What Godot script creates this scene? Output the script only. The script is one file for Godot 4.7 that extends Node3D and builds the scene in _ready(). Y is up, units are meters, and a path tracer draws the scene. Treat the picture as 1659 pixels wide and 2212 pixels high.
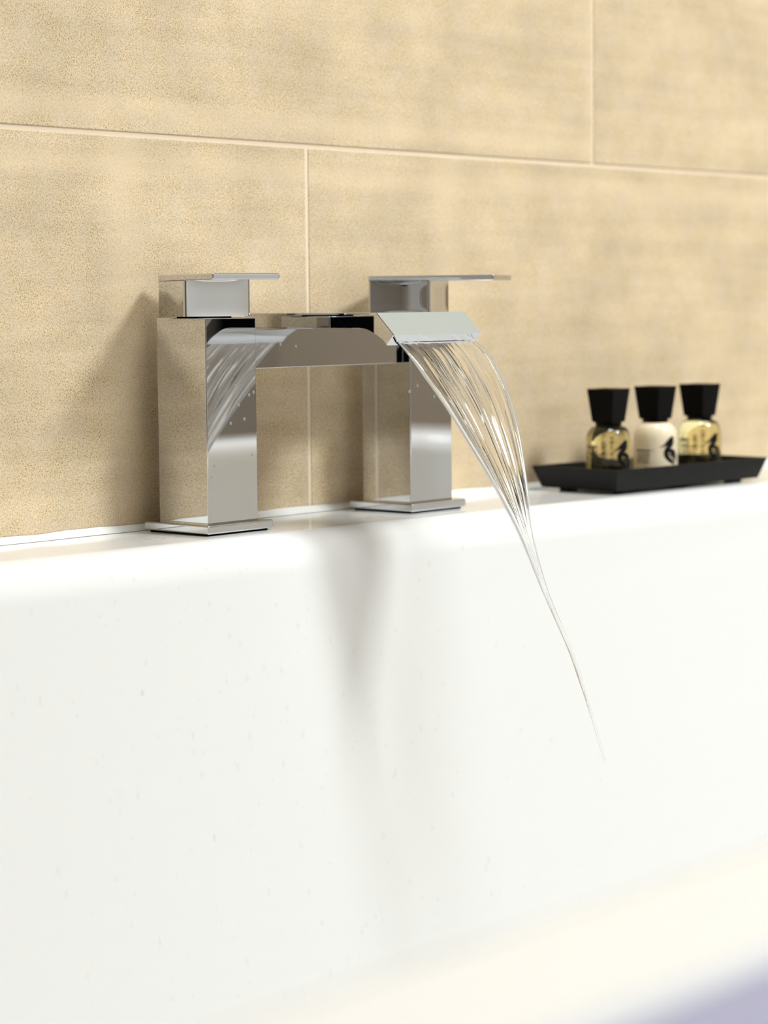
extends Node3D
# A chrome bath filler running over a white bath, three toiletry bottles on a black tray, stone tiled wall.
# World: wall face at z = 0, x to the right along the wall, y = 0 on the flat of the bath rim.

var used := {}
var M := {}
var rng := RandomNumberGenerator.new()

# ---------------------------------------------------------------- naming
func numbered(called: String) -> String:
	if not used.has(called):
		used[called] = 0
		return called
	used[called] += 1
	return "%s_%03d" % [called, used[called]]

func tag(o: Node3D, label: String, category: String = "", group: String = "", kind: String = "") -> Node3D:
	if label != "": o.set_meta("label", label)
	if category != "": o.set_meta("category", category)
	if group != "": o.set_meta("group", group)
	if kind != "": o.set_meta("kind", kind)
	return o

func thing(called: String, at: Vector3, turn: float, label: String, category: String, group: String = "") -> Node3D:
	var o := Node3D.new()
	o.name = numbered(called)
	add_child(o)
	o.position = at
	o.rotation.y = turn
	tag(o, label, category, group)
	return o

func put(called: String, mesh: Mesh, mat: Material, parent: Node3D, at: Vector3 = Vector3.ZERO) -> MeshInstance3D:
	var o := MeshInstance3D.new()
	o.name = numbered(called) if parent == self else called
	o.mesh = mesh
	o.material_override = mat
	o.position = at
	o.cast_shadow = GeometryInstance3D.SHADOW_CASTING_SETTING_ON
	parent.add_child(o, true)
	return o

# ---------------------------------------------------------------- mesh helpers
func begin() -> SurfaceTool:
	var st := SurfaceTool.new()
	st.begin(Mesh.PRIMITIVE_TRIANGLES)
	return st

func tri(st: SurfaceTool, a: Vector3, b: Vector3, c: Vector3, na: Vector3, nb: Vector3, nc: Vector3, ua := Vector2.ZERO, ub := Vector2.ZERO, uc := Vector2.ZERO) -> void:
	var cr := (b - a).cross(c - a)
	if cr.length_squared() < 1e-22: return
	if cr.dot(na + nb + nc) > 0.0:
		st.set_normal(na); st.set_uv(ua); st.add_vertex(a)
		st.set_normal(nc); st.set_uv(uc); st.add_vertex(c)
		st.set_normal(nb); st.set_uv(ub); st.add_vertex(b)
	else:
		st.set_normal(na); st.set_uv(ua); st.add_vertex(a)
		st.set_normal(nb); st.set_uv(ub); st.add_vertex(b)
		st.set_normal(nc); st.set_uv(uc); st.add_vertex(c)

func quad(st: SurfaceTool, a: Vector3, b: Vector3, c: Vector3, d: Vector3, na: Vector3, nb: Vector3, nc: Vector3, nd: Vector3, ua := Vector2.ZERO, ub := Vector2.ZERO, uc := Vector2.ZERO, ud := Vector2.ZERO) -> void:
	tri(st, a, b, c, na, nb, nc, ua, ub, uc)
	tri(st, a, c, d, na, nc, nd, ua, uc, ud)

func flat_quad(st: SurfaceTool, a: Vector3, b: Vector3, c: Vector3, d: Vector3, outward: Vector3) -> void:
	var n := (b - a).cross(c - a).normalized()
	if n.dot(outward) < 0.0: n = -n
	quad(st, a, b, c, d, n, n, n, n)

# box with rounded edges; uv in metres of the two axes of each face
func add_round_box(st: SurfaceTool, lo: Vector3, hi: Vector3, r: float, seg: int = 2, uv_off := Vector2.ZERO) -> void:
	var c := (lo + hi) * 0.5
	var h := (hi - lo) * 0.5
	r = minf(r, minf(h.x, minf(h.y, h.z)) * 0.999)
	var steps := []
	for k in seg + 1:
		steps.append([-1.0, tan(-PI / 4 + PI / 4 * k / seg)])
	for k in seg + 1:
		steps.append([1.0, tan(PI / 4 * k / seg)])
	for axis in 3:
		var ua := (axis + 1) % 3
		var va := (axis + 2) % 3
		for s in [-1.0, 1.0]:
			var n := steps.size()
			var P := []
			var N := []
			for i in n:
				for j in n:
					var inner := Vector3.ZERO
					inner[axis] = s * (h[axis] - r)
					inner[ua] = steps[i][0] * (h[ua] - r)
					inner[va] = steps[j][0] * (h[va] - r)
					var d := Vector3.ZERO
					d[axis] = s
					d[ua] = steps[i][1]
					d[va] = steps[j][1]
					d = d.normalized()
					P.append(c + inner + d * r)
					N.append(d)
			for i in n - 1:
				for j in n - 1:
					var q := [i * n + j, (i + 1) * n + j, (i + 1) * n + j + 1, i * n + j + 1]
					var uv := []
					for k in q:
						var p: Vector3 = P[k]
						uv.append((Vector2(p.x, -p.y) if axis == 2 else Vector2(p.x, p.z) if axis == 1 else Vector2(p.z, -p.y)) + uv_off)
					quad(st, P[q[0]], P[q[1]], P[q[2]], P[q[3]], N[q[0]], N[q[1]], N[q[2]], N[q[3]], uv[0], uv[1], uv[2], uv[3])

func round_box(lo: Vector3, hi: Vector3, r: float, seg: int = 2, uv_off := Vector2.ZERO) -> ArrayMesh:
	var st := begin()
	add_round_box(st, lo, hi, r, seg, uv_off)
	return st.commit()

# profile of (radius, height) turned round y
func lathe(prof: Array, n: int = 48) -> ArrayMesh:
	var st := begin()
	var nor := []
	for i in prof.size():
		var a: Vector2 = prof[maxi(i - 1, 0)]
		var b: Vector2 = prof[mini(i + 1, prof.size() - 1)]
		var t := (b - a).normalized()
		nor.append(Vector2(t.y, -t.x))
	for i in prof.size() - 1:
		for k in n:
			var t0 := TAU * k / n
			var t1 := TAU * (k + 1) / n
			var p := []
			var m := []
			for q in [[i, t0], [i, t1], [i + 1, t1], [i + 1, t0]]:
				var pr: Vector2 = prof[q[0]]
				var nn: Vector2 = nor[q[0]]
				p.append(Vector3(pr.x * cos(q[1]), pr.y, pr.x * sin(q[1])))
				m.append(Vector3(nn.x * cos(q[1]), nn.y, nn.x * sin(q[1])).normalized())
			quad(st, p[0], p[1], p[2], p[3], m[0], m[1], m[2], m[3])
	return st.commit()

# closed profile of (z, y) drawn out along x with small chamfers at both ends; smooth where neighbouring edges turn little
func extrude_x(prof: PackedVector2Array, x0: float, x1: float, ch: float) -> ArrayMesh:
	var st := begin()
	var n := prof.size()
	var area := 0.0
	for i in n:
		area += prof[i].cross(prof[(i + 1) % n])
	var sgn := 1.0 if area > 0.0 else -1.0
	var en := []
	for i in n:
		var e := (prof[(i + 1) % n] - prof[i]).normalized()
		en.append(Vector2(e.y, -e.x) * sgn)
	var inset := PackedVector2Array()
	for i in n:
		var a: Vector2 = en[(i + n - 1) % n]
		var b: Vector2 = en[i]
		var m := (a + b).normalized()
		inset.append(prof[i] - m * ch / maxf(0.4, m.dot(b)))
	for i in n:
		var j := (i + 1) % n
		var e: Vector2 = en[i]
		var na := e
		var nb := e
		var pa: Vector2 = en[(i + n - 1) % n]
		var nx: Vector2 = en[j]
		if e.dot(pa) > 0.85: na = (e + pa).normalized()
		if e.dot(nx) > 0.85: nb = (e + nx).normalized()
		var A := Vector3(0, na.y, na.x)
		var B := Vector3(0, nb.y, nb.x)
		quad(st, Vector3(x0 + ch, prof[i].y, prof[i].x), Vector3(x0 + ch, prof[j].y, prof[j].x), Vector3(x1 - ch, prof[j].y, prof[j].x), Vector3(x1 - ch, prof[i].y, prof[i].x), A, B, B, A)
		for s in [-1.0, 1.0]:
			var xo: float = x0 + ch if s < 0 else x1 - ch
			var xi: float = x0 if s < 0 else x1
			var nn := Vector3(s, e.y, e.x).normalized()
			quad(st, Vector3(xo, prof[i].y, prof[i].x), Vector3(xo, prof[j].y, prof[j].x), Vector3(xi, inset[j].y, inset[j].x), Vector3(xi, inset[i].y, inset[i].x), nn, nn, nn, nn)
	var idx := Geometry2D.triangulate_polygon(inset)
	for s in [-1.0, 1.0]:
		var xx: float = x0 if s < 0 else x1
		var N := Vector3(s, 0, 0)
		for k in range(0, idx.size(), 3):
			var a := inset[idx[k]]
			var b := inset[idx[k + 1]]
			var c := inset[idx[k + 2]]
			tri(st, Vector3(xx, a.y, a.x), Vector3(xx, b.y, b.x), Vector3(xx, c.y, c.x), N, N, N)
	return st.commit()

# ---------------------------------------------------------------- materials
func plastic(c: Color, rough: float, spec: float = 0.5) -> StandardMaterial3D:
	var m := StandardMaterial3D.new()
	m.albedo_color = c
	m.roughness = rough
	m.metallic_specular = spec
	return m

func glass(c: Color, ior: float) -> StandardMaterial3D:
	var m := StandardMaterial3D.new()
	m.albedo_color = Color(c.r, c.g, c.b, 0.0)
	m.roughness = 0.0
	m.transparency = BaseMaterial3D.TRANSPARENCY_ALPHA
	m.refraction_enabled = true
	m.refraction_scale = (ior - 1.0) / 10.0
	return m

func noise(seed_: int, freq: float, oct: int, type := FastNoiseLite.TYPE_SIMPLEX_SMOOTH) -> FastNoiseLite:
	var f := FastNoiseLite.new()
	f.seed = seed_
	f.noise_type = type
	f.frequency = freq
	f.fractal_octaves = oct
	return f

func grey(f: FastNoiseLite, w: int, h: int) -> PackedByteArray:
	var im := f.get_seamless_image(w, h, false, false, 0.1, true)
	im.convert(Image.FORMAT_L8)
	return im.get_data()

# the stone of the tiles: cream to tan, faint level bedding, fine dark grit. One picture covers 0.64 m by 0.32 m.
func stone_texture() -> ImageTexture:
	var w := 2048
	var h := 1024
	var cloud := grey(noise(11, 0.0035, 4), w, h)
	var fine := grey(noise(12, 0.16, 2), w, h)
	var grit := grey(noise(13, 0.33, 1), w, h)
	var grit2 := grey(noise(15, 0.55, 1), w, h)
	var streak_im := noise(14, 0.02, 3).get_seamless_image(w / 16, h, false, false, 0.1, true)
	streak_im.resize(w, h, Image.INTERPOLATE_CUBIC)
	streak_im.convert(Image.FORMAT_L8)
	var streak := streak_im.get_data()
	var clump := grey(noise(16, 0.012, 3), w, h)
	var data := PackedByteArray()
	data.resize(w * h * 3)
	var lut_r := 216.0
	var lut_g := 195.5
	var lut_b := 163.0
	for i in w * h:
		var v := 1.03 + (cloud[i] - 128) * 0.00040 + (streak[i] - 128) * 0.00022 + (fine[i] - 128) * 0.00035
		var g := maxf(0.0, grit[i] - 168.0) * 0.0058 * (0.30 + clump[i] * 0.0045) + maxf(0.0, grit2[i] - 172.0) * 0.0050
		g = minf(g, 0.5)
		v -= g
		var warm := (clump[i] - 128) * 0.00014 + g * 0.10
		data[i * 3] = clampi(int(lut_r * v * (1.0 + warm * 0.4)), 0, 255)
		data[i * 3 + 1] = clampi(int(lut_g * v), 0, 255)
		data[i * 3 + 2] = clampi(int(lut_b * v * (1.0 - warm * 1.6)), 0, 255)
	var im := Image.create_from_data(w, h, false, Image.FORMAT_RGB8, data)
	return ImageTexture.create_from_image(im)

func make_materials() -> void:
	var st := StandardMaterial3D.new()
	st.albedo_texture = stone_texture()
	st.uv1_scale = Vector3(1.0 / 0.64, 1.0 / 0.32, 1)
	st.roughness = 0.62
	st.metallic_specular = 0.35
	M.stone = st
	M.grout = plastic(Color(0.925, 0.855, 0.755), 0.85, 0.2)
	M.plaster = plastic(Color(0.86, 0.83, 0.78), 0.9, 0.2)
	M.far_wall = plastic(Color(0.67, 0.64, 0.60), 0.8, 0.3)
	M.right_wall = plastic(Color(0.62, 0.57, 0.50), 0.8, 0.3)
	M.pale = plastic(Color(0.86, 0.86, 0.85), 0.5, 0.4)
	M.floor = plastic(Color(0.55, 0.50, 0.44), 0.5, 0.4)
	M.navy = plastic(Color(0.02, 0.022, 0.05), 0.7, 0.2)
	M.acrylic = plastic(Color(0.89, 0.888, 0.88), 0.09, 0.26)
	var bead := StandardMaterial3D.new()
	bead.albedo_color = Color(1, 1, 1, 0.03)
	bead.transparency = BaseMaterial3D.TRANSPARENCY_ALPHA
	bead.roughness = 0.0
	M.bead = bead
	M.ledge = plastic(Color(0.60, 0.61, 0.72), 0.35, 0.4)  # blue grey carries the shade on the near rim as colour
	M.silicone = plastic(Color(0.95, 0.95, 0.93), 0.3, 0.5)
	var ch := StandardMaterial3D.new()
	ch.albedo_color = Color(0.805, 0.81, 0.82)
	ch.metallic = 1.0
	ch.roughness = 0.015
	M.chrome = ch
	M.rubber = plastic(Color(0.04, 0.04, 0.04), 0.8, 0.2)
	M.black = plastic(Color(0.05, 0.049, 0.048), 0.40, 0.28)
	M.cap = plastic(Color(0.015, 0.015, 0.016), 0.35, 0.18)
	M.water = glass(Color(1, 1, 1), 1.333)
	M.stream = glass(Color(1, 1, 1), 1.333)
	M.stream.roughness = 0.06
	var glint := plastic(Color(0.97, 0.97, 0.97, 0.42), 0.35, 0.5)  # translucent white put in for light caught along the water edges
	glint.transparency = BaseMaterial3D.TRANSPARENCY_ALPHA
	M.edge_glint = glint
	M.gel = glass(Color(0.97, 0.93, 0.72), 1.42)
	M.lotion = plastic(Color(0.95, 0.89, 0.77), 0.08, 0.5)
	M.ink = plastic(Color(0.03, 0.03, 0.035), 0.5, 0.3)
	M.ink_brown = plastic(Color(0.42, 0.25, 0.13), 0.5, 0.3)
	var lamp := StandardMaterial3D.new()
	lamp.albedo_color = Color(0.9, 0.9, 0.9)
	lamp.emission_enabled = true
	lamp.emission = Color(1.0, 0.97, 0.92)
	lamp.emission_energy_multiplier = 1.0
	M.lamp = lamp
	var dim: StandardMaterial3D = lamp.duplicate()
	dim.emission = Color(0.96, 1.0, 0.96)
	dim.emission_energy_multiplier = 0.35
	M.lip_glow = dim  # glow of the added panel that the spout lip reflects
	M.lamp_frame = plastic(Color(0.85, 0.85, 0.85), 0.4)

# ---------------------------------------------------------------- the bath
const TUB_X0 := -0.86
const TUB_X1 := 0.98
const NEAR_Z := 0.746
const RIM_R := 0.024

func rim_edge(x: float) -> float:            # where the flat of the far rim starts to roll over
	return 0.074 + 0.045 * clampf(x, -0.5, 0.6)

# (how far in from the rim edge, height, normal in, normal up) down the inside
func bath_section() -> Array:
	var s := []
	for k in 9:
		var a := deg_to_rad(82.0) * k / 8.0
		s.append([RIM_R * sin(a), -RIM_R * (1.0 - cos(a))])
	var top: Array = s[-1]
	var slope := tan(deg_to_rad(8.0))
	for k in range(1, 9):
		var y: float = lerpf(top[1], -0.315, k / 8.0)
		s.append([top[0] + (top[1] - y) * slope, y])
	var b: Array = s[-1]
	var R := 0.10
	for k in range(1, 10):
		var a := deg_to_rad(82.0) * (1.0 - k / 9.0)
		s.append([b[0] + R * (sin(deg_to_rad(82.0)) - sin(a)) * 0.0 + R * (cos(a) - cos(deg_to_rad(82.0))), b[1] - R * (sin(deg_to_rad(82.0)) - sin(a))])
	return s

# one turn round a rounded rectangle: points and outward directions
func plan_ring(x0: float, x1: float, z0: float, z1: float, r: float, n: int) -> Array:
	var out := []
	var cs := [[x1 - r, z1 - r, 0.0], [x0 + r, z1 - r, PI / 2], [x0 + r, z0 + r, PI], [x1 - r, z0 + r, PI * 1.5]]
	for q in 4:
		for k in n + 1:
			var a: float = cs[q][2] + PI / 2 * k / n
			out.append([Vector2(cs[q][0] + r * cos(a), cs[q][1] + r * sin(a)), Vector2(cos(a), sin(a))])
		# straight run to the next corner, divided so that the slanting far edge stays straight
		var nx = cs[(q + 1) % 4]
		var an: float = nx[2] if q < 3 else 0.0
		var from: Vector2 = out[-1][0]
		var to := Vector2(nx[0] + r * cos(an), nx[1] + r * sin(an))
		for k in range(1, 12):
			out.append([from.lerp(to, k / 12.0), out[-1][1]])
	return out

func make_bath() -> void:
	var t := thing("bathtub", Vector3.ZERO, 0.0, "white glossy bathtub with a rolled rim filling the lower half", "bathtub")
	var st := begin()
	var rings := []
	var inner0 := [TUB_X0 + 0.09, TUB_X1 - 0.09, 0.074, NEAR_Z - RIM_R]
	var r0 := 0.10
	# outside skirt and flat rim
	for e in [[0.0, -0.50], [0.0, -0.004], [0.003, 0.0]]:
		var ring := []
		for p in plan_ring(TUB_X0 + e[0], TUB_X1 - e[0], 0.0015 + e[0], NEAR_Z + 0.02 - e[0], 0.012, 8):
			ring.append(Vector3(p[0].x, e[1], p[0].y))
		rings.append(ring)
	for s in bath_section():
		var ring := []
		for p in plan_ring(inner0[0], inner0[1], inner0[2], inner0[3], r0, 8):
			var q: Vector2 = p[0] - p[1] * s[0]
			var share := clampf((0.45 - p[0].y) / 0.376, 0.0, 1.0)
			q.y += (rim_edge(p[0].x) - 0.074) * share
			ring.append(Vector3(q.x, s[1], q.y))
		rings.append(ring)
	var n: int = rings[0].size()
	# smooth normals from the grid, with hard edges on the skirt
	for i in rings.size() - 1:
		for k in n:
			var m := (k + 1) % n
			var P := [rings[i][k], rings[i][m], rings[i + 1][m], rings[i + 1][k]]
			var N := []
			for q in [[i, k], [i, m], [i + 1, m], [i + 1, k]]:
				var a: int = q[0]
				var lo := maxi(a - 1, 3)
				var hi := mini(a + 1, rings.size() - 1)
				if a < 3:
					lo = i; hi = i + 1
				elif a == 3:
					N.append(Vector3.UP)
					continue
				var kk: int = q[1]
				var du: Vector3 = rings[a][(kk + 1) % n] - rings[a][(kk + n - 1) % n]
				var dv: Vector3 = rings[hi][kk] - rings[lo][kk]
				var nn := du.cross(dv).normalized()
				if i >= 2 and nn.y < -0.001: nn = -nn
				if i == 2: nn = Vector3.UP
				if i < 2:
					var c := Vector3(0.05, nn.y, 0.38)
					if nn.dot(rings[a][kk] - Vector3(0.05, rings[a][kk].y - 0.01, 0.38)) < 0.0: nn = -nn
				N.append(nn)
			quad(st, P[0], P[1], P[2], P[3], N[0], N[1], N[2], N[3])
	# the bottom closes the last ring
	var last: Array = rings[-1]
	var mid := Vector3(0.06, last[0].y - 0.004, 0.42)
	for k in n:
		tri(st, last[k], last[(k + 1) % n], mid, Vector3.UP, Vector3.UP, Vector3.UP)
	put("shell", st.commit(), M.acrylic, t)
	# waste in the bottom of the bath
	put("waste", lathe([Vector2(0.0, 0.004), Vector2(0.020, 0.004), Vector2(0.032, 0.003), Vector2(0.034, 0.0)], 32), M.chrome, t, Vector3(0.06, last[0].y - 0.003, 0.42))

# a point on the far inside wall of the bath and its normal
func bath_wall(x: float, y: float) -> Array:
	var s := bath_section()
	for i in s.size() - 1:
		if s[i][1] >= y and s[i + 1][1] < y:
			var f: float = (s[i][1] - y) / (s[i][1] - s[i + 1][1])
			var o: float = lerpf(s[i][0], s[i + 1][0], f)
			var d := Vector2(s[i + 1][0] - s[i][0], s[i + 1][1] - s[i][1]).normalized()
			return [Vector3(x, y, rim_edge(x) + o), Vector3(-0.045, d.x, -d.y).normalized()]
	return [Vector3(x, y, 0.12), Vector3(0, 0, 1)]

# ---------------------------------------------------------------- the room
func make_room() -> void:
	var x0 := -2.3
	var x1 := 2.62
	var z1 := 2.50
	var y0 := -0.52
	var y1 := 1.95
	var box := func(lo: Vector3, hi: Vector3) -> ArrayMesh: return round_box(lo, hi, 0.001, 1)
	# tiled wall: a grout bed with every tile on it
	var wb := put("wall_back", box.call(Vector3(x0 - 0.1, y0, -0.12), Vector3(x1 + 0.1, y1, -0.0005)), M.grout, self)
	tag(wb, "wall of large cream stone tiles laid in a half bond behind the bath", "", "", "structure")
	var tw := 0.612
	var th := 0.303
	var gap := 0.0027
	var joint_y := 0.2326
	for row in range(-3, 6):
		var ylo := joint_y + row * th + gap * 0.5
		var yhi := ylo + th - gap
		if ylo > y1 or yhi < y0: continue
		var off := 0.433 if posmod(row, 2) == 0 else 0.127
		for col in range(-5, 5):
			var xa := off + col * tw + gap * 0.5
			var xb := xa + tw - gap
			if xb < x0 + 0.02 or xa > x1 - 0.02: continue
			rng.seed = 77 + row * 31 + col
			var proud := 0.0005 if row >= 0 else 0.0
			var mesh := round_box(Vector3(maxf(xa, x0), maxf(ylo, y0), -0.006), Vector3(minf(xb, x1), minf(yhi, y1), proud + rng.randf_range(-0.0001, 0.0002)), 0.0007, 1, Vector2(rng.randf(), rng.randf()))
			put("tile", mesh, M.stone, wb)
	tag(put("floor", box.call(Vector3(x0 - 0.1, y0 - 0.1, -0.12), Vector3(x1 + 0.1, y0, z1 + 0.1)), M.floor, self), "dull beige bathroom floor beyond the bath", "", "", "structure")
	tag(put("ceiling", box.call(Vector3(x0 - 0.1, y1, -0.12), Vector3(x1 + 0.1, y1 + 0.1, z1 + 0.1)), M.plaster, self), "plain white bathroom ceiling", "", "", "structure")
	tag(put("wall_left", box.call(Vector3(x0 - 0.1, y0, 0.0), Vector3(x0, y1, z1)), M.pale, self), "plain pale side wall on the left", "", "", "structure")
	tag(put("wall_right", box.call(Vector3(x1, y0, 0.0), Vector3(x1 + 0.1, y1, z1)), M.pale, self), "plain pale side wall on the right", "", "", "structure")
	tag(put("trim_4", box.call(Vector3(x1 - 0.03, y0, 0.0015), Vector3(x1, 0.55, z1)), M.right_wall, self), "stone coloured dado along the right side wall", "", "", "structure")
	tag(put("wall_front", box.call(Vector3(x0 - 0.1, y0, z1), Vector3(x1 + 0.1, y1, z1 + 0.1)), M.far_wall, self), "plain stone coloured wall facing the bath", "", "", "structure")
	var dr := put("dark_panel_1", round_box(Vector3(x0, y0, 1.30), Vector3(x0 + 0.04, 1.5, 2.47), 0.002, 1), M.navy, self)  # unseen navy slab, added so the chrome has something dark to reflect
	tag(dr, "added unseen dark navy panel on the side wall for the chrome to reflect", "", "", "structure")
	tag(put("door_2", round_box(Vector3(-0.30, y0, z1 - 0.04), Vector3(0.58, 1.5, z1), 0.002, 1), M.pale, self), "pale door in the wall facing the bath", "", "", "structure")
	# added ledge whose blue grey colour stands in for shade on the near rim
	tag(put("added_ledge_1", round_box(Vector3(TUB_X0, -0.05, NEAR_Z + 0.021), Vector3(-0.05, -0.002, NEAR_Z + 0.20), 0.004, 2), M.ledge, self), "added ledge along the near side of the bath, coloured blue grey for shade on the rim", "", "", "structure")
	tag(put("added_skirt_2", round_box(Vector3(TUB_X0, y0, NEAR_Z + 0.021), Vector3(-0.05, -0.0505, NEAR_Z + 0.19), 0.004, 2), M.ledge, self), "added panel below the ledge, in the same shade colour", "", "", "structure")
	# silicone bead between tiles and bath
	var st := begin()
	var n := 160
	rng.seed = 5
	var nz := noise(3, 6.0, 2)
	for i in n:
		var P := []
		for k in [i, i + 1]:
			var x: float = lerpf(TUB_X0, TUB_X1, k / float(n))
			var hh := 0.0040 + 0.0010 * nz.get_noise_1d(x * 4.0)
			var dd := 0.0050 + 0.0012 * nz.get_noise_1d(x * 3.0 + 50.0)
			P.append([Vector3(x, hh, 0.0003), Vector3(x, hh * 0.62, dd * 0.55), Vector3(x, 0.0002, dd)])
		for j in 2:
			var nA := Vector3(0, 0.9, 0.5).normalized() if j == 0 else Vector3(0, 0.7, 0.7)
			var nB := Vector3(0, 0.7, 0.7) if j == 0 else Vector3(0, 0.5, 0.9).normalized()
			quad(st, P[0][j], P[1][j], P[1][j + 1], P[0][j + 1], nA, nA, nB, nB)
		flat_quad(st, P[0][0], P[1][0], P[1][2], P[0][2], Vector3(0, -1, -1))
	tag(put("trim_3", st.commit(), M.silicone, self), "white silicone bead between the tiled wall and the bath rim", "", "", "structure")

func ceiling_panel(at: Vector3, w: float, d: float, energy: float, col: Color, label: String, glow: StandardMaterial3D = null) -> void:
	var t := thing("ceiling_light", at, 0.0, label, "light")
	var st := begin()
	for s in [-1.0, 1.0]:
		add_round_box(st, Vector3(-w / 2 - 0.02, -0.02, s * (d / 2 + 0.01) - 0.01), Vector3(w / 2 + 0.02, 0.0, s * (d / 2 + 0.01) + 0.01), 0.002)
		add_round_box(st, Vector3(s * (w / 2 + 0.01) - 0.01, -0.02, -d / 2), Vector3(s * (w / 2 + 0.01) + 0.01, 0.0, d / 2), 0.002)
	put("frame", st.commit(), M.lamp_frame, t)
	put("diffuser", round_box(Vector3(-w / 2, -0.012, -d / 2), Vector3(w / 2, -0.002, d / 2), 0.001, 1), glow if glow else M.lamp, t)
	var l := AreaLight3D.new()
	l.name = "panel_light"
	l.area_size = Vector2(w, d)
	l.light_color = col
	l.light_energy = energy
	l.area_range = 12.0
	l.area_attenuation = 2.0
	l.shadow_enabled = true
	t.add_child(l)
	l.position = Vector3(0, -0.016, 0)
	l.rotation_degrees.x = -90

# ---------------------------------------------------------------- the tap
const TAP := 0.04116        # side of a pillar
const TAP_ZC := 0.03659     # pillar centre from the wall
const TAP_TOP := 0.1254
const BRIDGE_Z := 0.0512     # face of the bridge, a little behind the pillars
const SPACING := 0.18

func make_tap() -> void:
	var t := thing("bath_filler_tap", Vector3(0, 0, 0), 0.0, "square chrome bath filler with two pillars, flat levers and a waterfall spout", "tap")
	var h := TAP / 2
	var zf := TAP_ZC + h
	var zb := TAP_ZC - h
	for i in 2:
		var x := SPACING * i
		var p := put("pillar", round_box(Vector3(x - h, 0.0050, zb), Vector3(x + h, TAP_TOP, zf), 0.0007, 3), M.chrome, t)
		put("base_plate", round_box(Vector3(x - 0.027, 0.0011, TAP_ZC - 0.027), Vector3(x + 0.027, 0.0062, TAP_ZC + 0.027), 0.0010, 3), M.chrome, p)
		put("gasket", round_box(Vector3(x - 0.0245, 0.0, TAP_ZC - 0.0245), Vector3(x + 0.0245, 0.0012, TAP_ZC + 0.0245), 0.0003, 1), M.rubber, p)
	put("bridge", round_box(Vector3(h - 0.0002, 0.0950, zb + 0.003), Vector3(SPACING - h + 0.0002, 0.1184, BRIDGE_Z), 0.0005, 3), M.chrome, t)
	# spout: a slab lying on the bridge, (z, y) of its side
	var prof := PackedVector2Array([Vector2(zb, 0.1278), Vector2(0.1235, 0.1275), Vector2(0.1369, 0.1145), Vector2(0.1310, 0.1086)])
	for q in [Vector2(0.1294, 0.1103), Vector2(0.1278, 0.1117), Vector2(0.1255, 0.1131), Vector2(0.1229, 0.1145), Vector2(0.1206, 0.1157), Vector2(0.1183, 0.1168), Vector2(0.1158, 0.1176), Vector2(0.1130, 0.1182), Vector2(0.1100, 0.1184), Vector2(zb, 0.1185)]:
		prof.append(q)
	put("spout", extrude_x(prof, 0.0527, 0.1330, 0.0004), M.chrome, t)
	# the levers: knob and flat blade, each turned out from square
	for i in 2:
		var k := put("handle", knob_mesh(0.0207, 0.0008, 0.0214), M.chrome, t, Vector3(SPACING * i + (-0.0007 if i == 0 else 0.0012), TAP_TOP, TAP_ZC + (-0.0007 if i == 0 else 0.0014)))
		k.rotation.y = deg_to_rad(-21.9 if i == 0 else 22.4)
		put("lever", round_box(Vector3(-0.0207, 0.0214, -0.0207), Vector3(0.0207, 0.0251, 0.0628), 0.0009, 3), M.chrome, k)
		put("neck", lathe([Vector2(0.0, 0.0), Vector2(0.016, 0.0), Vector2(0.016, 0.0012), Vector2(0.0, 0.0012)], 32), M.rubber, k, Vector3(0, -0.0002, 0))

# square knob whose four sides are faintly dished, with small rounded corners
func knob_mesh(h: float, y0: float, y1: float) -> ArrayMesh:
	var st := begin()
	var n := 28
	var r := 0.0012
	var dish := 0.00035
	var pos := func(f: int, u: float, v: float) -> Vector3:
		var a := PI / 2 * f
		var e := h - r
		var s := clampf(u * (e + r * PI / 4), -e, e)
		var over := (absf(u) * (e + r * PI / 4) - e) / (r * PI / 4)
		var ang := PI / 4 * maxf(0.0, over) * signf(u)
		var uu := s / e
		var vv := clampf(v, -1.0, 1.0)
		var d := dish * pow(1.0 - pow(uu, 4.0), 1.0) * pow(1.0 - pow(vv, 4.0), 1.0)
		var p := Vector3(s + r * sin(ang), lerpf(y0, y1, v * 0.5 + 0.5), h - r + r * cos(ang) - d)
		return p.rotated(Vector3.UP, a)
	for f in 4:
		for i in n:
			for j in 14:
				var P := []
				var N := []
				for q in [[i, j], [i + 1, j], [i + 1, j + 1], [i, j + 1]]:
					var u: float = -1.0 + 2.0 * q[0] / n
					var v: float = -1.0 + 2.0 * q[1] / 14.0
					P.append(pos.call(f, u, v))
					var du: Vector3 = pos.call(f, minf(1.0, u + 0.004), v) - pos.call(f, maxf(-1.0, u - 0.004), v)
					var dv: Vector3 = pos.call(f, u, minf(1.0, v + 0.004)) - pos.call(f, u, maxf(-1.0, v - 0.004))
					N.append(du.cross(dv).normalized())
				quad(st, P[0], P[1], P[2], P[3], N[0], N[1], N[2], N[3])
	for y in [y0, y1]:
		flat_quad(st, Vector3(-h + r, y, -h + r), Vector3(h - r, y, -h + r), Vector3(h - r, y, h - r), Vector3(-h + r, y, h - r), Vector3(0, y - (y0 + y1) * 0.5, 0))
		for f in 4:
			for i in n:
				var a: Vector3 = pos.call(f, -1.0 + 2.0 * i / n, -1.0 if y == y0 else 1.0)
				var b: Vector3 = pos.call(f, -1.0 + 2.0 * (i + 1) / n, -1.0 if y == y0 else 1.0)
				var c := Vector3(clampf(a.x, -h + r, h - r), y, clampf(a.z, -h + r, h - r))
				var d := Vector3(clampf(b.x, -h + r, h - r), y, clampf(b.z, -h + r, h - r))
				flat_quad(st, a, b, d, c, Vector3(0, y - (y0 + y1) * 0.5, 0))
	return st.commit()

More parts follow.
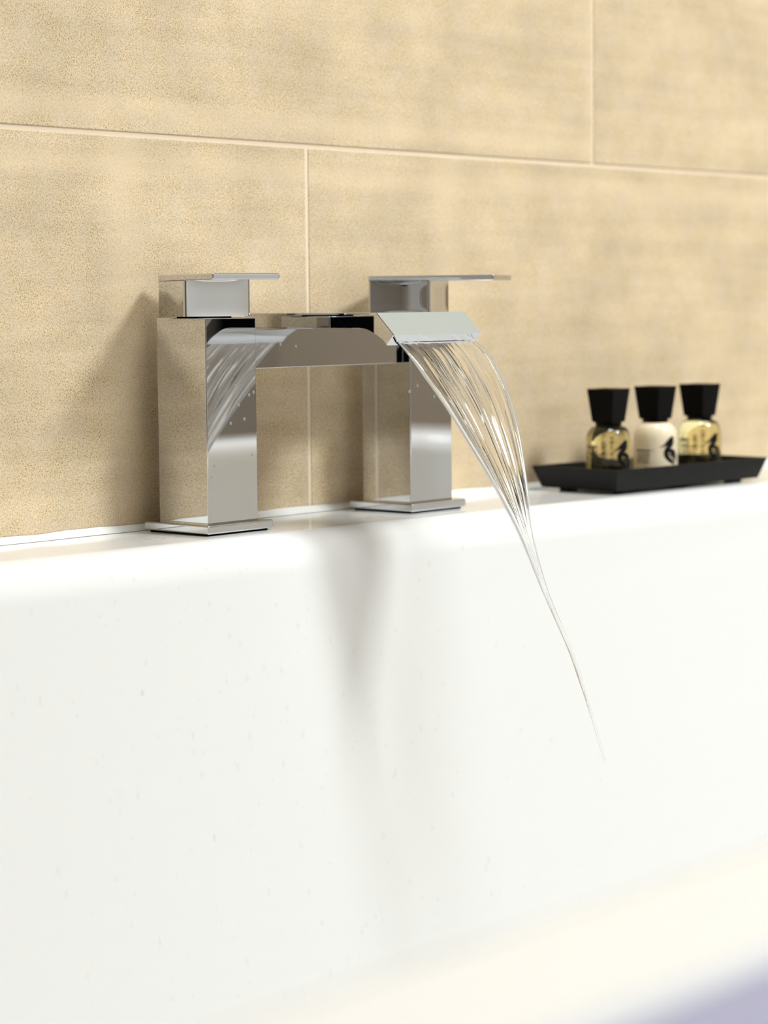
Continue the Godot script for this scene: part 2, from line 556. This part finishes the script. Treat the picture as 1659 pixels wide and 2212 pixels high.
# ---------------------------------------------------------------- falling water
func make_water() -> void:
	var st := begin()
	var nt := 150
	var ns := 80
	var t_end := 0.19
	var rip := noise(21, 1.0, 2)
	# half widths and centres of the sheet against time of fall, narrowing into a rope
	var T := [0.0, 0.02, 0.04, 0.06, 0.08, 0.10, 0.12, 0.14, 0.16, 0.19]
	var L := [0.0588, 0.0580, 0.0576, 0.0616, 0.0672, 0.0750, 0.0833, 0.0888, 0.0985, 0.1065]
	var Rt := [0.1318, 0.1318, 0.1282, 0.1220, 0.1143, 0.1049, 0.0948, 0.0934, 0.1018, 0.1073]
	var front := []
	var back := []
	for i in nt + 1:
		var tt := t_end * i / nt
		var k := 0
		while k < T.size() - 2 and T[k + 1] < tt: k += 1
		var f: float = clampf((tt - T[k]) / (T[k + 1] - T[k]), 0.0, 1.0)
		var xl := cubic(L, k, f)
		var xr := cubic(Rt, k, f)
		var y := 0.1100 - 0.33 * tt - 4.905 * tt * tt
		var z := 0.1327 + 0.60 * tt
		var vel := Vector2(0.60, -0.32 - 9.81 * tt).normalized()   # (z, y)
		var nrm := Vector3(0, vel.x, -vel.y)
		var w := xr - xl
		var thin := clampf(w / 0.078, 0.06, 1.0)
		var rf := []
		var rb := []
		for j in ns + 1:
			var s := 2.0 * j / ns - 1.0
			var edge := sqrt(maxf(0.0, 1.0 - pow(absf(s), 10.0)))
			var roll := exp(-pow((absf(s) - 0.94) / 0.05, 2.0))
			var grow := clampf(tt / 0.03, 0.0, 1.0)
			var a := rip.get_noise_2d(s * 5.5, tt * 7.0) * 1.0 + rip.get_noise_2d(s * 12.0 + 40.0, tt * 10.0) * 0.45
			var b := rip.get_noise_2d(s * 6.0 + 90.0, tt * 7.0 + 7.0) * 1.0 + rip.get_noise_2d(s * 13.0 + 140.0, tt * 10.0) * 0.4
			var bow := -0.0020 * grow * cos(s * PI * 0.5) * thin
			var hf: float = (0.0006 + 0.0019 * roll * (0.2 + 0.8 * grow) * thin + 0.0008 * grow * thin * a * (1.0 - roll)) * edge
			var hb: float = (0.0006 + 0.0019 * roll * (0.2 + 0.8 * grow) * thin + 0.0007 * grow * thin * b * (1.0 - roll)) * edge
			if hf + hb < 0.0003 * edge:
				hf = 0.00015 * edge; hb = 0.00015 * edge
			var c := Vector3((xl + xr) * 0.5 + s * w * 0.5, y, z) + nrm * (bow + 0.0009 * grow * thin * rip.get_noise_2d(s * 3.0 + 300.0, tt * 7.0))
			rf.append(c + nrm * hf)
			rb.append(c - nrm * hb)
		front.append(rf)
		back.append(rb)
	for side in 2:
		var G: Array = front if side == 0 else back
		for i in nt:
			for j in ns:
				var q := [[i, j], [i, j + 1], [i + 1, j + 1], [i + 1, j]]
				var P := []
				var N := []
				for e in q:
					var a: int = e[0]
					var b: int = e[1]
					var du: Vector3 = G[a][mini(b + 1, ns)] - G[a][maxi(b - 1, 0)]
					var dv: Vector3 = G[mini(a + 1, nt)][b] - G[maxi(a - 1, 0)][b]
					var n := du.cross(dv).normalized()
					if (n.z + n.y * 0.3 < 0.0) == (side == 0): n = -n
					if b == 0: n = (n + Vector3(-1.6, 0, 0)).normalized()
					if b == ns: n = (n + Vector3(1.6, 0, 0)).normalized()
					P.append(G[a][b])
					N.append(n)
				quad(st, P[0], P[1], P[2], P[3], N[0], N[1], N[2], N[3])
	for i in [0, nt]:
		for j in ns:
			flat_quad(st, front[i][j], front[i][j + 1], back[i][j + 1], back[i][j], Vector3(0, 1, -0.3) if i == 0 else Vector3(0, -1, 0.3))
	var o := thing("water_stream", Vector3.ZERO, 0.0, "clear sheet of water falling from the chrome spout and narrowing to a thread", "water")
	put("sheet", st.commit(), M.stream, o)
	# white tubes painting in the light caught along the thick edges of the sheet
	for e in [[2, 0.00115], [ns - 2, 0.0008]]:
		var se := begin()
		var rings := []
		var last := int(nt * 0.80)
		for i in range(1, last + 1):
			var c: Vector3 = (front[i][e[0]] + back[i][e[0]]) * 0.5
			var nx: Vector3 = (front[i + 1][e[0]] + back[i + 1][e[0]]) * 0.5
			var along := (nx - c).normalized()
			var u := along.cross(Vector3(1, 0, 0)).normalized()
			var w := u.cross(along).normalized()
			var rr: float = e[1] * (0.25 + 0.75 * clampf(i / 20.0, 0.0, 1.0)) * clampf((last - i) / 25.0, 0.02, 1.0)
			var ring := []
			for k in 8:
				var d: Vector3 = u * cos(TAU * k / 8.0) + w * sin(TAU * k / 8.0)
				ring.append([c + d * rr, d])
			rings.append(ring)
		for i in rings.size() - 1:
			for k in 8:
				var m := (k + 1) % 8
				quad(se, rings[i][k][0], rings[i][m][0], rings[i + 1][m][0], rings[i + 1][k][0], rings[i][k][1], rings[i][m][1], rings[i + 1][m][1], rings[i + 1][k][1])
		put("edge", se.commit(), M.edge_glint, o)

func cubic(a: Array, k: int, f: float) -> float:
	var p0: float = a[maxi(k - 1, 0)]
	var p1: float = a[k]
	var p2: float = a[k + 1]
	var p3: float = a[mini(k + 2, a.size() - 1)]
	return cubic_interpolate(p1, p2, p0, p3, f)

# ---------------------------------------------------------------- tray and bottles
const TRAY_AT := Vector3(0.4293, 0.0, 0.0555)
const TRAY_ROT := 0.065

func make_tray() -> void:
	var t := thing("tray", TRAY_AT, -TRAY_ROT, "black shallow tray with flared sides standing on the bath rim", "tray")
	var L := 0.174
	var W := 0.078
	var y0 := 0.0024
	var y1 := 0.0176
	var fl := 0.0050
	var th := 0.0022
	var inset := func(o: float, y: float) -> Array:
		return [Vector3(-L / 2 + o, y, -W / 2 + o), Vector3(L / 2 - o, y, -W / 2 + o), Vector3(L / 2 - o, y, W / 2 - o), Vector3(-L / 2 + o, y, W / 2 - o)]
	var bo: Array = inset.call(fl, y0)
	var to: Array = inset.call(0.0, y1 - 0.0004)
	var te: Array = inset.call(0.0004, y1)
	var tj: Array = inset.call(th - 0.0004, y1)
	var ti: Array = inset.call(th, y1 - 0.0004)
	var bi: Array = inset.call(fl + th, y0 + 0.0004)
	put("base_panel", round_box(Vector3(-L / 2 + fl + 0.001, y0 + 0.0002, -W / 2 + fl + 0.001), Vector3(L / 2 - fl - 0.001, y0 + 0.0026, W / 2 - fl - 0.001), 0.0003, 1), M.black, t)
	for k in 4:
		var m := (k + 1) % 4
		var out: Vector3 = ((to[k] + to[m]) * 0.5)
		out.y = 0.0
		out = out.normalized()
		var st := begin()
		flat_quad(st, bo[k], bo[m], to[m], to[k], out)
		flat_quad(st, to[k], to[m], te[m], te[k], out + Vector3.UP)
		flat_quad(st, te[k], te[m], tj[m], tj[k], Vector3.UP)
		flat_quad(st, tj[k], tj[m], ti[m], ti[k], Vector3.UP - out)
		flat_quad(st, ti[k], ti[m], bi[m], bi[k], -out + Vector3.UP * 0.3)
		flat_quad(st, bo[k], bo[m], bi[m], bi[k], Vector3.DOWN)
		for e in [k, m]:
			var away: Vector3 = (to[e] - to[m if e == k else k]).normalized()
			flat_quad(st, bo[e], te[e], tj[e], bi[e], away)
		put("side_panel", st.commit(), M.black, t)
	for sx in [-1.0, 1.0]:
		for sz in [-1.0, 1.0]:
			var c := Vector3(sx * (L / 2 - 0.024), 0.0, sz * (W / 2 - 0.014))
			put("foot", round_box(c - Vector3(0.006, 0, 0.004), c + Vector3(0.006, 0.0026, 0.004), 0.0006, 1), M.black, t)

# ink strokes laid on a round body: each stroke is a list of (x across, y up, half width), drawn at radius R
func ink(st: SurfaceTool, pts: Array, R: float) -> void:
	var smooth := []
	for i in pts.size() - 1:
		var p0: Vector3 = pts[maxi(i - 1, 0)]
		var p3: Vector3 = pts[mini(i + 2, pts.size() - 1)]
		for k in 5:
			smooth.append(pts[i].cubic_interpolate(pts[i + 1], p0, p3, k / 5.0))
	smooth.append(pts[-1])
	for i in smooth.size() - 1:
		var a: Vector3 = smooth[i]
		var b: Vector3 = smooth[i + 1]
		var a2: Vector3 = smooth[maxi(i - 1, 0)]
		var b2: Vector3 = smooth[mini(i + 2, smooth.size() - 1)]
		var da := Vector2(b.x - a2.x, b.y - a2.y).normalized().orthogonal() * maxf(a.z, 0.00002)
		var db := Vector2(b2.x - a.x, b2.y - a.y).normalized().orthogonal() * maxf(b.z, 0.00002)
		var q := [Vector2(a.x, a.y) + da, Vector2(b.x, b.y) + db, Vector2(b.x, b.y) - db, Vector2(a.x, a.y) - da]
		var P := []
		var N := []
		for e in q:
			var g: float = e.x / R
			P.append(Vector3(sin(g) * R, e.y, cos(g) * R))
			N.append(Vector3(sin(g), 0, cos(g)))
		quad(st, P[0], P[1], P[2], P[3], N[0], N[1], N[2], N[3])

func ink_word_line(st: SurfaceTool, x: float, y: float, length: float, size: float, R: float, upright := false) -> void:
	var at := 0.0
	while at < length:
		var w := size * rng.randf_range(0.35, 0.7)
		var a := Vector2(x + at, y) if not upright else Vector2(x, y + at)
		var kind := rng.randi() % 3
		var hw := size * 0.14
		var along := Vector2(1, 0) if not upright else Vector2(0, 1)
		var up := Vector2(0, 1) if not upright else Vector2(-1, 0)
		var v := func(c: Vector2) -> Vector3: return Vector3(c.x, c.y, hw)
		if kind == 0:
			ink(st, [v.call(a), v.call(a + up * size * 0.5), v.call(a + up * size)], R)
		elif kind == 1:
			ink(st, [v.call(a + up * size * 0.7), v.call(a + along * w * 0.6 + up * size * 0.65), v.call(a + along * w * 0.7), v.call(a + up * size * 0.05), v.call(a + up * size * 0.4 + along * w * 0.1)], R)
		else:
			ink(st, [v.call(a + along * w * 0.7 + up * size * 0.6), v.call(a + up * size * 0.4), v.call(a + along * w * 0.7)], R)
		at += w + size * 0.18
		if rng.randf() < 0.14: at += size * 0.5

func emblem(st: SurfaceTool, cx: float, cy: float, s: float, R: float) -> void:
	# a dark curling leaf shape: hooked head on top, swelling middle, tail to the lower right
	var P := func(x: float, y: float, w: float) -> Vector3: return Vector3(cx + x * s, cy + y * s, w * s * 1.22)
	ink(st, [P.call(-0.75, 0.42, 0.01), P.call(-0.45, 0.55, 0.06), P.call(-0.18, 0.72, 0.12), P.call(0.08, 0.90, 0.12), P.call(0.20, 1.06, 0.07), P.call(0.26, 0.88, 0.05), P.call(0.16, 0.62, 0.10), P.call(-0.12, 0.40, 0.14), P.call(-0.32, 0.14, 0.14), P.call(-0.30, -0.14, 0.14), P.call(-0.10, -0.40, 0.12), P.call(0.16, -0.58, 0.09), P.call(0.40, -0.80, 0.02)], R)
	ink(st, [P.call(-0.16, 0.10, 0.05), P.call(0.08, 0.16, 0.12), P.call(0.34, 0.02, 0.14), P.call(0.48, -0.22, 0.12), P.call(0.44, -0.48, 0.08), P.call(0.28, -0.66, 0.02)], R)
	ink(st, [P.call(-0.10, -0.06, 0.03), P.call(0.10, -0.12, 0.06), P.call(0.22, -0.30, 0.05), P.call(0.16, -0.46, 0.02)], R)
	ink(st, [P.call(-0.36, 0.70, 0.01), P.call(-0.20, 0.86, 0.03), P.call(0.0, 1.02, 0.03), P.call(0.12, 1.10, 0.01)], R)
	ink(st, [P.call(0.02, -1.00, 0.02), P.call(0.14, -1.10, 0.09), P.call(0.30, -1.26, 0.02)], R)
	ink(st, [P.call(0.26, -0.86, 0.02), P.call(0.40, -0.98, 0.08), P.call(0.46, -1.14, 0.02)], R)
	ink(st, [P.call(-0.18, -0.92, 0.02), P.call(-0.10, -1.0, 0.05), P.call(-0.02, -1.08, 0.02)], R)

func make_bottle(at: Vector3, clear: bool, cap_turn: float, label: String) -> void:
	var to_cam := Vector2(-0.955 - at.x, 1.014 - at.z)
	var t := thing("toiletry_bottle", at, atan2(to_cam.x, to_cam.y), label, "bottle", "toiletry bottles on the black tray")
	var prof := [Vector2(0.0, 0.0006), Vector2(0.0135, 0.0004), Vector2(0.0152, 0.0009), Vector2(0.0161, 0.0024), Vector2(0.0163, 0.006), Vector2(0.0162, 0.014), Vector2(0.0160, 0.024), Vector2(0.0158, 0.0295)]
	for k in range(1, 9):
		var a := PI / 2 * k / 8.0
		prof.append(Vector2(0.0088 + 0.0070 * cos(a), 0.0295 + 0.0112 * sin(a)))
	prof.append(Vector2(0.0084, 0.0412))
	prof.append(Vector2(0.0082, 0.0432))
	prof.append(Vector2(0.0, 0.0433))
	var body := put("body", lathe(prof, 64), M.gel if clear else M.lotion, t)
	# print on the front
	rng.seed = 400
	var R := 0.01634
	var st := begin()
	ink_word_line(st, -0.0148, 0.0205, 0.0135, 0.0016, R)
	for k in 4:
		ink_word_line(st, -0.0146, 0.0180 - 0.0019 * k, 0.0108 - 0.0004 * k, 0.0012, R)
	emblem(st, 0.0118, 0.0190, 0.0108, R)
	var ring := []
	for k in 9:
		ring.append(Vector3(-0.0068 + 0.0012 * cos(TAU * k / 8.0), 0.0074 + 0.0012 * sin(TAU * k / 8.0), 0.0007))
	ink(st, ring, R)
	if clear:
		for k in 3:
			ink_word_line(st, -0.0005 + 0.0022 * k + PI * R, 0.010, 0.022 - 0.003 * k, 0.0013, R, true)
	put("print", st.commit(), M.ink, body)
	var sb := begin()
	ink(sb, [Vector3(-0.0122, 0.0062, 0.0003), Vector3(-0.0130, 0.0072, 0.0005), Vector3(-0.0122, 0.0086, 0.0003)], R)
	ink_word_line(sb, -0.0025, 0.0070, 0.0045, 0.0010, R)
	ink_word_line(sb, -0.0088, 0.0036, 0.0045, 0.0009, R)
	put("small_print", sb.commit(), M.ink_brown if not clear else M.ink, body)
	# cap: square, wider at the top, chamfered edges, a shallow dished top
	var cp := begin()
	var y0 := 0.0432
	var y1 := 0.0668
	var hb := 0.0086
	var ht := 0.0113
	var ch := 0.0006
	var sec := [[hb - 0.0008, y0], [hb, y0 + 0.0006], [ht - 0.0002, y1 - 0.0004], [ht - 0.0006, y1]]
	for i in 3:
		for k in 8:
			var P := []
			for q in [[i, k], [i, k + 1], [i + 1, k + 1], [i + 1, k]]:
				var e: float = sec[q[0]][0]
				var cs := [Vector2(e, -e + ch), Vector2(e, e - ch), Vector2(e - ch, e), Vector2(-e + ch, e), Vector2(-e, e - ch), Vector2(-e, -e + ch), Vector2(-e + ch, -e), Vector2(e - ch, -e)]
				var c: Vector2 = cs[q[1] % 8]
				P.append(Vector3(c.x, sec[q[0]][1], c.y))
			var o: Vector3 = P[0] + P[1] + P[2] + P[3]
			o.y = 0.0
			flat_quad(cp, P[0], P[1], P[2], P[3], o.normalized() + Vector3(0, -0.1 if i < 2 else 0.3, 0))
	var e: float = sec[3][0]
	var top := [Vector2(e, -e + ch), Vector2(e, e - ch), Vector2(e - ch, e), Vector2(-e + ch, e), Vector2(-e, e - ch), Vector2(-e, -e + ch), Vector2(-e + ch, -e), Vector2(e - ch, -e)]
	var n := 32
	var rr := 0.0088
	for k in n:
		var a0 := TAU * k / n
		var a1 := TAU * (k + 1) / n
		var P := []
		for a in [a0, a1]:
			var d := Vector2(cos(a), sin(a))
			var reach: float = e / maxf(absf(d.x), absf(d.y))
			P.append([Vector3(d.x * reach, y1, d.y * reach), Vector3(d.x * rr, y1, d.y * rr), Vector3(d.x * (rr - 0.0012), y1 - 0.0007, d.y * (rr - 0.0012)), Vector3(0, y1 - 0.0009, 0)])
		for j in 3:
			flat_quad(cp, P[0][j], P[1][j], P[1][j + 1], P[0][j + 1], Vector3.UP)
	# underside
	var lo: float = sec[0][0]
	flat_quad(cp, Vector3(-lo, y0, -lo), Vector3(lo, y0, -lo), Vector3(lo, y0, lo), Vector3(-lo, y0, lo), Vector3.DOWN)
	var cap := put("cap", cp.commit(), M.cap, t)
	cap.rotation.y = deg_to_rad(cap_turn)
	put("collar", lathe([Vector2(0.0080, 0.0408), Vector2(0.0092, 0.0409), Vector2(0.0093, 0.0432), Vector2(0.0080, 0.0434)], 32), M.cap, t)

# ---------------------------------------------------------------- drops
func drop_mesh(rad: float, flat: float, stretch: float) -> ArrayMesh:
	# a dome lying on the local x-y plane, z outwards, hanging a little towards -y
	var st := begin()
	var n := 12
	var m := 6
	var at := func(i: int, k: int) -> Vector3:
		var a := PI * i / m
		var t := TAU * k / n
		var y := sin(a) * sin(t)
		return Vector3(rad * sin(a) * cos(t) * (1.0 - 0.28 * maxf(y, 0.0)), rad * y * (stretch if y > 0.0 else 1.0), rad * flat * cos(a))
	for i in m:
		for k in n:
			var P := [at.call(i, k), at.call(i, k + 1), at.call(i + 1, k + 1), at.call(i + 1, k)]
			var N := []
			for p in P:
				N.append(Vector3(p.x, p.y / (stretch * stretch if p.y > 0 else 1.0), p.z / (flat * flat)).normalized())
			quad(st, P[0], P[1], P[2], P[3], N[0], N[1], N[2], N[3])
	return st.commit()

func make_drops() -> void:
	rng.seed = 909
	# countless beads on the inside of the bath
	var mm := MultiMesh.new()
	mm.transform_format = MultiMesh.TRANSFORM_3D
	mm.mesh = drop_mesh(1.0, 0.34, 1.9)
	var list := []
	while list.size() < 420:
		var x := rng.randf_range(-0.42, 0.34)
		var y := -0.01 - 0.33 * rng.randf()
		var keep := exp(-pow((x + 0.02) / 0.20, 2.0))
		if rng.randf() > keep: continue
		var w := bath_wall(x, y)
		var nrm: Vector3 = w[1]
		var up := (Vector3.UP - nrm * nrm.y).normalized()
		var r := 0.0006 + 0.0011 * pow(rng.randf(), 2.2)
		list.append(Transform3D(Basis(up.cross(nrm) * r, up * r * rng.randf_range(0.8, 1.3), nrm * r), w[0]))
	mm.instance_count = list.size()
	for i in list.size(): mm.set_instance_transform(i, list[i])
	var o := MultiMeshInstance3D.new()
	o.name = "water_beads"
	o.multimesh = mm
	o.material_override = M.bead
	add_child(o)
	tag(o, "small water beads scattered down the inside of the white bath", "water drops", "", "stuff")
	# single drops on the chrome
	var zf := TAP_ZC + TAP / 2
	var on_left := [Vector2(0.0028, 0.0858), Vector2(0.0143, 0.0800), Vector2(0.0180, 0.0815), Vector2(0.0042, 0.0745), Vector2(0.0056, 0.0745), Vector2(-0.0012, 0.0640), Vector2(0.0160, 0.0445), Vector2(-0.0150, 0.0400), Vector2(-0.0170, 0.0340), Vector2(0.0100, 0.0660)]
	var on_right := [Vector2(0.1665, 0.0805), Vector2(0.1830, 0.0730), Vector2(0.1590, 0.0770)]
	var dm := drop_mesh(0.0009, 0.45, 1.3)
	var nth := ["first", "second", "third", "fourth", "fifth", "sixth", "seventh", "eighth", "ninth", "tenth"]
	on_left.sort_custom(func(a, b): return a.y > b.y)
	on_right.sort_custom(func(a, b): return a.y > b.y)
	for k in on_left.size():
		tag(put("water_drop", dm, M.water, self, Vector3(on_left[k].x, on_left[k].y, zf)), "tiny water bead on the front of the left chrome pillar, %s from the top" % nth[k], "water drop", "beads on the left pillar")
	for k in on_right.size():
		tag(put("water_drop", dm, M.water, self, Vector3(on_right[k].x, on_right[k].y, zf)), "tiny water bead on the front of the right chrome pillar, %s from the top" % nth[k], "water drop", "beads on the right pillar")
	var on_bridge := [Vector2(0.0342, 0.1075), Vector2(0.0475, 0.1090), Vector2(0.0610, 0.1075)]
	for k in 3:
		tag(put("water_drop", dm, M.water, self, Vector3(on_bridge[k].x, on_bridge[k].y, BRIDGE_Z)), "tiny water bead on the chrome bridge, %s counting from the left pillar" % nth[k], "water drop", "beads on the bridge")
	# flat puddled drops on the rim
	var fm := drop_mesh(0.0020, 0.22, 1.1)
	var left_rim := [Vector2(-0.136, 0.055), Vector2(-0.118, 0.043), Vector2(-0.060, 0.048), Vector2(-0.052, 0.052), Vector2(-0.049, 0.044), Vector2(-0.046, 0.049), Vector2(-0.040, 0.053)]
	for k in left_rim.size():
		var d := put("water_drop", fm, M.bead, self, Vector3(left_rim[k].x, 0.0001, left_rim[k].y))
		d.rotation_degrees = Vector3(-90, rng.randf() * 360.0, 0)
		tag(d, "flat water drop on the bath rim left of the tap, %s from the left" % nth[k], "water drop", "drops on the rim left of the tap")
	var mid_rim := [Vector2(0.056, 0.053), Vector2(0.068, 0.060), Vector2(0.094, 0.061), Vector2(0.112, 0.062), Vector2(0.118, 0.057), Vector2(0.122, 0.064), Vector2(0.126, 0.060)]
	for k in mid_rim.size():
		var d := put("water_drop", fm, M.bead, self, Vector3(mid_rim[k].x, 0.0001, mid_rim[k].y))
		d.rotation_degrees = Vector3(-90, rng.randf() * 360.0, 0)
		tag(d, "flat water drop on the rim between the chrome pillars, %s from the left" % nth[k], "water drop", "drops on the rim between the pillars")

# ---------------------------------------------------------------- build
func _ready() -> void:
	# camera, placed from the lines of the photograph
	var cam := Camera3D.new()
	cam.name = "camera"
	cam.near = 0.05
	cam.far = 60.0
	cam.fov = rad_to_deg(2.0 * atan(1106.0 / 5002.64))
	var at := CameraAttributesPhysical.new()
	at.frustum_focal_length = 12.0 * 5002.64 / 1106.0
	at.frustum_focus_distance = 1.335
	at.frustum_near = 0.05
	at.frustum_far = 60.0
	at.exposure_aperture = 4.6
	cam.attributes = at
	add_child(cam)
	cam.position = Vector3(-0.95488, 0.13174, 1.01374)
	cam.basis = Basis(Vector3.UP, -0.84966) * Basis(Vector3.RIGHT, -0.08903) * Basis(Vector3.BACK, -0.00885)
	cam.current = true
	# air, exposure
	var env := Environment.new()
	env.background_mode = Environment.BG_COLOR
	env.background_color = Color(0, 0, 0)
	env.tonemap_mode = Environment.TONE_MAPPER_LINEAR
	env.tonemap_exposure = 0.60
	env.sdfgi_enabled = true
	env.ssao_enabled = true
	env.ssil_enabled = true
	var we := WorldEnvironment.new()
	we.name = "world_environment"
	we.environment = env
	add_child(we)
	make_materials()
	# lamps
	ceiling_panel(Vector3(0.88, 1.948, 1.85), 0.56, 0.56, 12.2, Color(0.96, 0.985, 1.0), "square white ceiling light panel over the right of the room")
	ceiling_panel(Vector3(0.12, 1.948, 0.60), 0.60, 0.60, 3.6, Color(0.96, 0.985, 1.0), "square white ceiling light panel over the bath")
	ceiling_panel(Vector3(2.27, 1.948, 0.31), 0.56, 0.54, 0.075, Color(0.95, 1.0, 0.96), "added unseen glow panel by the right side wall, reflected in the spout lip", M.lip_glow)  # added panel, only there to make the spout lip reflect pale
	make_room()
	make_bath()
	make_tap()
	make_tray()
	make_bottle(Vector3(0.375, 0.0052, 0.0560), true, -34.0, "clear bottle of pale yellow gel with black cap, nearest the tap")
	make_bottle(Vector3(0.4305, 0.0052, 0.0575), false, -37.0, "opaque cream lotion bottle with black cap, middle of three")
	make_bottle(Vector3(0.484, 0.0052, 0.0600), true, -36.0, "clear bottle of pale yellow gel with black cap, farthest from tap")
	make_water()
	make_drops()
